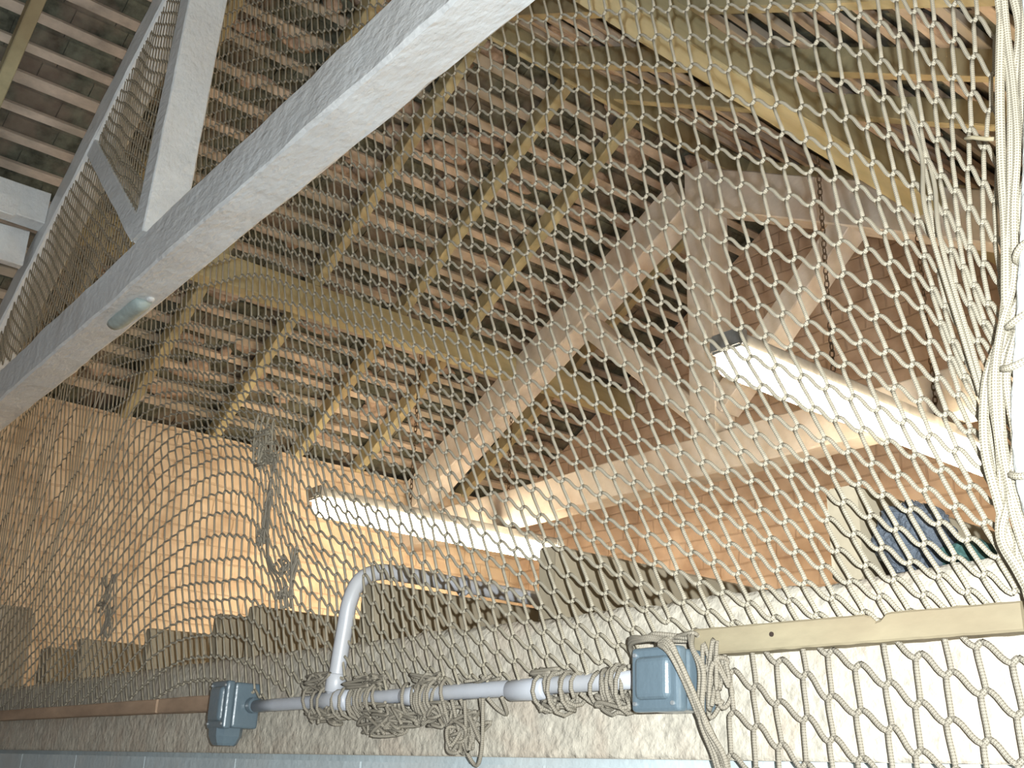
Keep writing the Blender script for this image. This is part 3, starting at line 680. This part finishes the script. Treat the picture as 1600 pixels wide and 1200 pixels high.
# the part of the net that hangs on the wall face below the lath
def skirt():
    K2 = {}
    for i in range(-3, 14):
        for j in range(-14, 12):
            x = -.792+.0300*i-.0025*j+.003*noise.noise(Vector((i*.8, j*.8, 2)))*1.5
            z = .135-.0420*j-.0175*i+.006*noise.noise(Vector((i*.7, j*.7, 7)))
            if z > .150 or z < -.10 or x < -.785 or x > -.40: continue
            K2[i, j] = V(x, .936+.003*noise.noise(Vector((i, j, 1))), z)
    build_net(K2, 'lower_netting', .0028, dirty_cord)
skirt()

# heavier edge cords gathered against the post on the right
def edge_cords():
    B = [(-.369, .741), (-.367, .693), (-.378, .632), (-.380, .562), (-.392, .500), (-.397, .436), (-.408, .395), (-.424, .349), (-.430, .290), (-.429, .243), (-.427, .203), (-.420, .171), (-.400, .11), (-.385, 0), (-.375, -.12)]
    rng = random.Random(21)
    for k in range(6):
        ph = rng.uniform(0, 6); off = -.001+.0062*k
        pts = []
        for n_, (x, z) in enumerate(B):
            a = .0045*math.sin(n_*1.3+ph)+.003*math.sin(n_*2.9+ph*2)
            spread = 1.0 if n_ < 6 else .6
            pts.append(V(x+off*spread+a, .895+.004*math.cos(n_*1.7+ph)-.003*(k % 3), z+.004*math.sin(n_+ph)))
        tube('edge_cord', spline(pts, 7), .0036 if k % 3 else .0046, cord, net, sides=8)
    # cords converging on the gathering from the sheet
    for k in range(2):
        z0 = .72-.035*k; x0 = -.52+.012*k
        pts = [V(x0-.01, ynet(z0+.05), z0+.05), V(x0+.012*1.2, ynet(z0-.04)-.004, z0-.06), V(x0+.035, .932, z0-.16), V(-.455+.005*k, .922, .40), V(-.441+.003*k, .915, .33), V(-.432, .905, .27)]
        tube('gathered_cord', spline(pts, 8), .0027, cord, net, sides=6)
edge_cords()

# bundle of twisted cords falling over the right-hand box, and the snarls round the conduit
def loops(name, ctr, ext, n, seed, r=.0026, m=dirty_cord, ctrl=7):
    rng = random.Random(seed); vs, fs, us = [], [], []
    for k in range(n):
        P = []
        for q in range(ctrl):
            P.append(Vector((ctr.x+rng.uniform(-1, 1)*ext[0], ctr.y+rng.uniform(-1, 1)*ext[1], ctr.z+rng.uniform(-1, 1)*ext[2])))
        tube_geo(spline(P, 6), r, 5, vs, fs, us)
    return geo_obj(name, vs, fs, us, m, net)
def coil(name, x0, x1, turns, rad, seed, r=.0026):
    rng = random.Random(seed); pts = []; n = int(turns*12); ph = rng.uniform(0, 6)
    for k in range(n+1):
        f = k/n; a = ph+f*turns*2*PI; rr = rad*(1+.7*noise.noise(Vector((k*.11, seed, 0))))+.001
        x = x0+(x1-x0)*f+.016*noise.noise(Vector((k*.16, seed, 5)))
        pts.append(V(x, .93+rr*math.cos(a)*.95, CZ+rr*math.sin(a)-.003*(1-math.sin(a))*(rr/.02)))
    return tube(name, pts, r, dirty_cord, net, sides=6)
def tangles():
    for k, (a, b, t, rad) in enumerate([(-1.665, -1.55, 4, .019), (-1.53, -1.43, 6, .0175), (-1.52, -1.44, 3, .021), (-1.37, -1.27, 5, .0175), (-1.33, -1.25, 4, .020), (-1.06, -.985, 3, .0175), (-1.07, -1.00, 3, .020), (-.955, -.905, 5, .0160), (-.95, -.90, 4, .019)]):
        coil('cord_coil', a, b, t, rad, k)
    for k, (x, z, ex, ez, n) in enumerate([(-1.62, .137, .055, .016, 9), (-1.48, .133, .06, .012, 8), (-1.60, .088, .045, .016, 8), (-1.43, .078, .06, .024, 10), (-1.37, .083, .045, .016, 6), (-1.31, .127, .045, .012, 6),
                                           (-1.285, .082, .035, .018, 5), (-1.215, .060, .035, .028, 6), (-1.03, .090, .035, .009, 3), (-1.05, .128, .03, .006, 3), (-.93, .088, .025, .013, 4), (-1.19, .124, .03, .006, 2)]):
        loops('cord_snarl', V(x, .928, z), (ex, .014, ez), n, 40+k)
    # loops hanging below the pipe
    for k, (x0, z0, w_, h) in enumerate([(-1.50, .098, .10, .040), (-1.47, .098, .09, .036), (-1.44, .098, .07, .030), (-1.27, .098, .06, .055), (-1.26, .098, .05, .068), (-1.24, .10, .07, .085), (-1.22, .10, .045, .045), (-.98, .10, .06, .018), (-.93, .10, .035, .022), (-1.16, .10, .03, .02)]):
        P = [V(x0, .917, z0), V(x0+w_*.18, .930, z0-h*.65), V(x0+w_*.5, .938, z0-h), V(x0+w_*.8, .930, z0-h*.7), V(x0+w_, .917, z0)]
        tube('hanging_loop', spline(P, 8), .0027, dirty_cord, net, sides=6)
    # swag over and beside the right box
    rng = random.Random(9)
    for k in range(9):
        s = rng.uniform(-1, 1)*.004
        P = [V(-.895+.01*rng.random(), .925, .128+s), V(-.872, .893, .146+.003*k*.4), V(-.838, .877, .1485+s*.5+.0004*k), V(-.812, .876, .146+s), V(-.792+s, .874, .128+.002*k), V(-.783+.002*k % .01, .885, .100), V(-.779+s, .905, .068), V(-.776+s*1.5+.0012*k, .922, .030), V(-.770+s*2, .934, -.01), V(-.764+s*2, .938, -.06)]
        if k % 3 == 2: P = P[3:]
        if k % 3 == 1: P = [V(-.800+s, .915, .155), V(-.790, .905, .140), V(-.777+s, .905, .115)]+P[6:]
        tube('twisted_cord', spline(P, 8), .0030 if k % 2 else .0026, dirty_cord, net, sides=6)
    loops('cord_snarl', V(-.775, .925, .110), (.012, .012, .040), 5, 90)
    loops('cord_snarl', V(-.832, .925, .156), (.036, .018, .0045), 5, 91)
    # knotted mends in the sheet
    for k, (x, z, ex, ez, n) in enumerate([(-2.02, .625, .055, .028, 8), (-2.07, .665, .05, .03, 4), (-1.965, .475, .010, .09, 4), (-1.955, .44, .022, .018, 4), (-1.84, .36, .018, .018, 4), (-1.80, .34, .02, .06, 3), (-1.82, .305, .016, .025, 4),
                                           (-2.80, .41, .05, .05, 4), (-2.74, .335, .03, .05, 4)]):
        y = ynet(z)
        loops('mended_knot', V(x, y, z), (ex, .008, ez), n, 120+k, r=.0022, m=cord if z > .6 else dirty_cord, ctrl=6)
    for k in range(4):
        x0 = -2.115+.028*k
        P = [V(x0, ynet(.76), .745-.01*k), V(x0+.004, ynet(.7), .70), V(x0+.02, ynet(.65), .655), V(x0+.03, ynet(.62), .625)]
        tube('gathered_cord', spline(P, 6), .0028, cord, net, sides=6)
    for k in range(3):
        P = [V(-1.985+.01*k, ynet(.61), .610), V(-1.972-.004*k, ynet(.55), .55), V(-1.962+.006*k, ynet(.48), .48), V(-1.935, ynet(.43), .43-.01*k), V(-1.905+.006*k, ynet(.37), .37), V(-1.862+.02*k, ynet(.33), .33), V(-1.84+.02*k, ynet(.28), .28)]
        tube('gathered_cord', spline(P, 6), .0024, dirty_cord, net, sides=6)
tangles()

# ---------------------------------------------------------------- the white post at the right edge
def post():
    t = thing('white_post', V(-.40, .88, -.1), 'slim white painted post at the right edge wrapped with net cords', 'post')
    c = [V(-.316, .888, 1.08), V(-.325, .888, .72), V(-.343, .888, .574), V(-.363, .888, .452), V(-.379, .888, .365), V(-.389, .888, .308), V(-.392, .888, .255), V(-.386, .888, .20), V(-.376, .888, .14), V(-.370, .888, -.12)]
    p = spline(c, 10); rd = [.0155*(1+.10*noise.noise(Vector((k*.35, 0, 0)))) for k in range(len(p))]
    tube('shaft', p, .0175, white_paint, t, sides=20, radii=rd)
    for x, z in ((-.372, .455), (-.387, .392), (-.396, .352), (-.401, .255)):
        pts = [V(x+.009+.0185*math.cos(a), .888+.0185*math.sin(a), z+.004*math.sin(a*2+x*90)) for a in [2*PI*i/20 for i in range(21)]]
        tube('cord_tie', pts, .0032, cord, t, sides=6)
    o = tube('splinter', [V(-.408, .875, .588), V(-.400, .874, .585), V(-.388, .873, .577), V(-.381, .874, .574)], .0022, lath_wood, t, sides=6)
post()
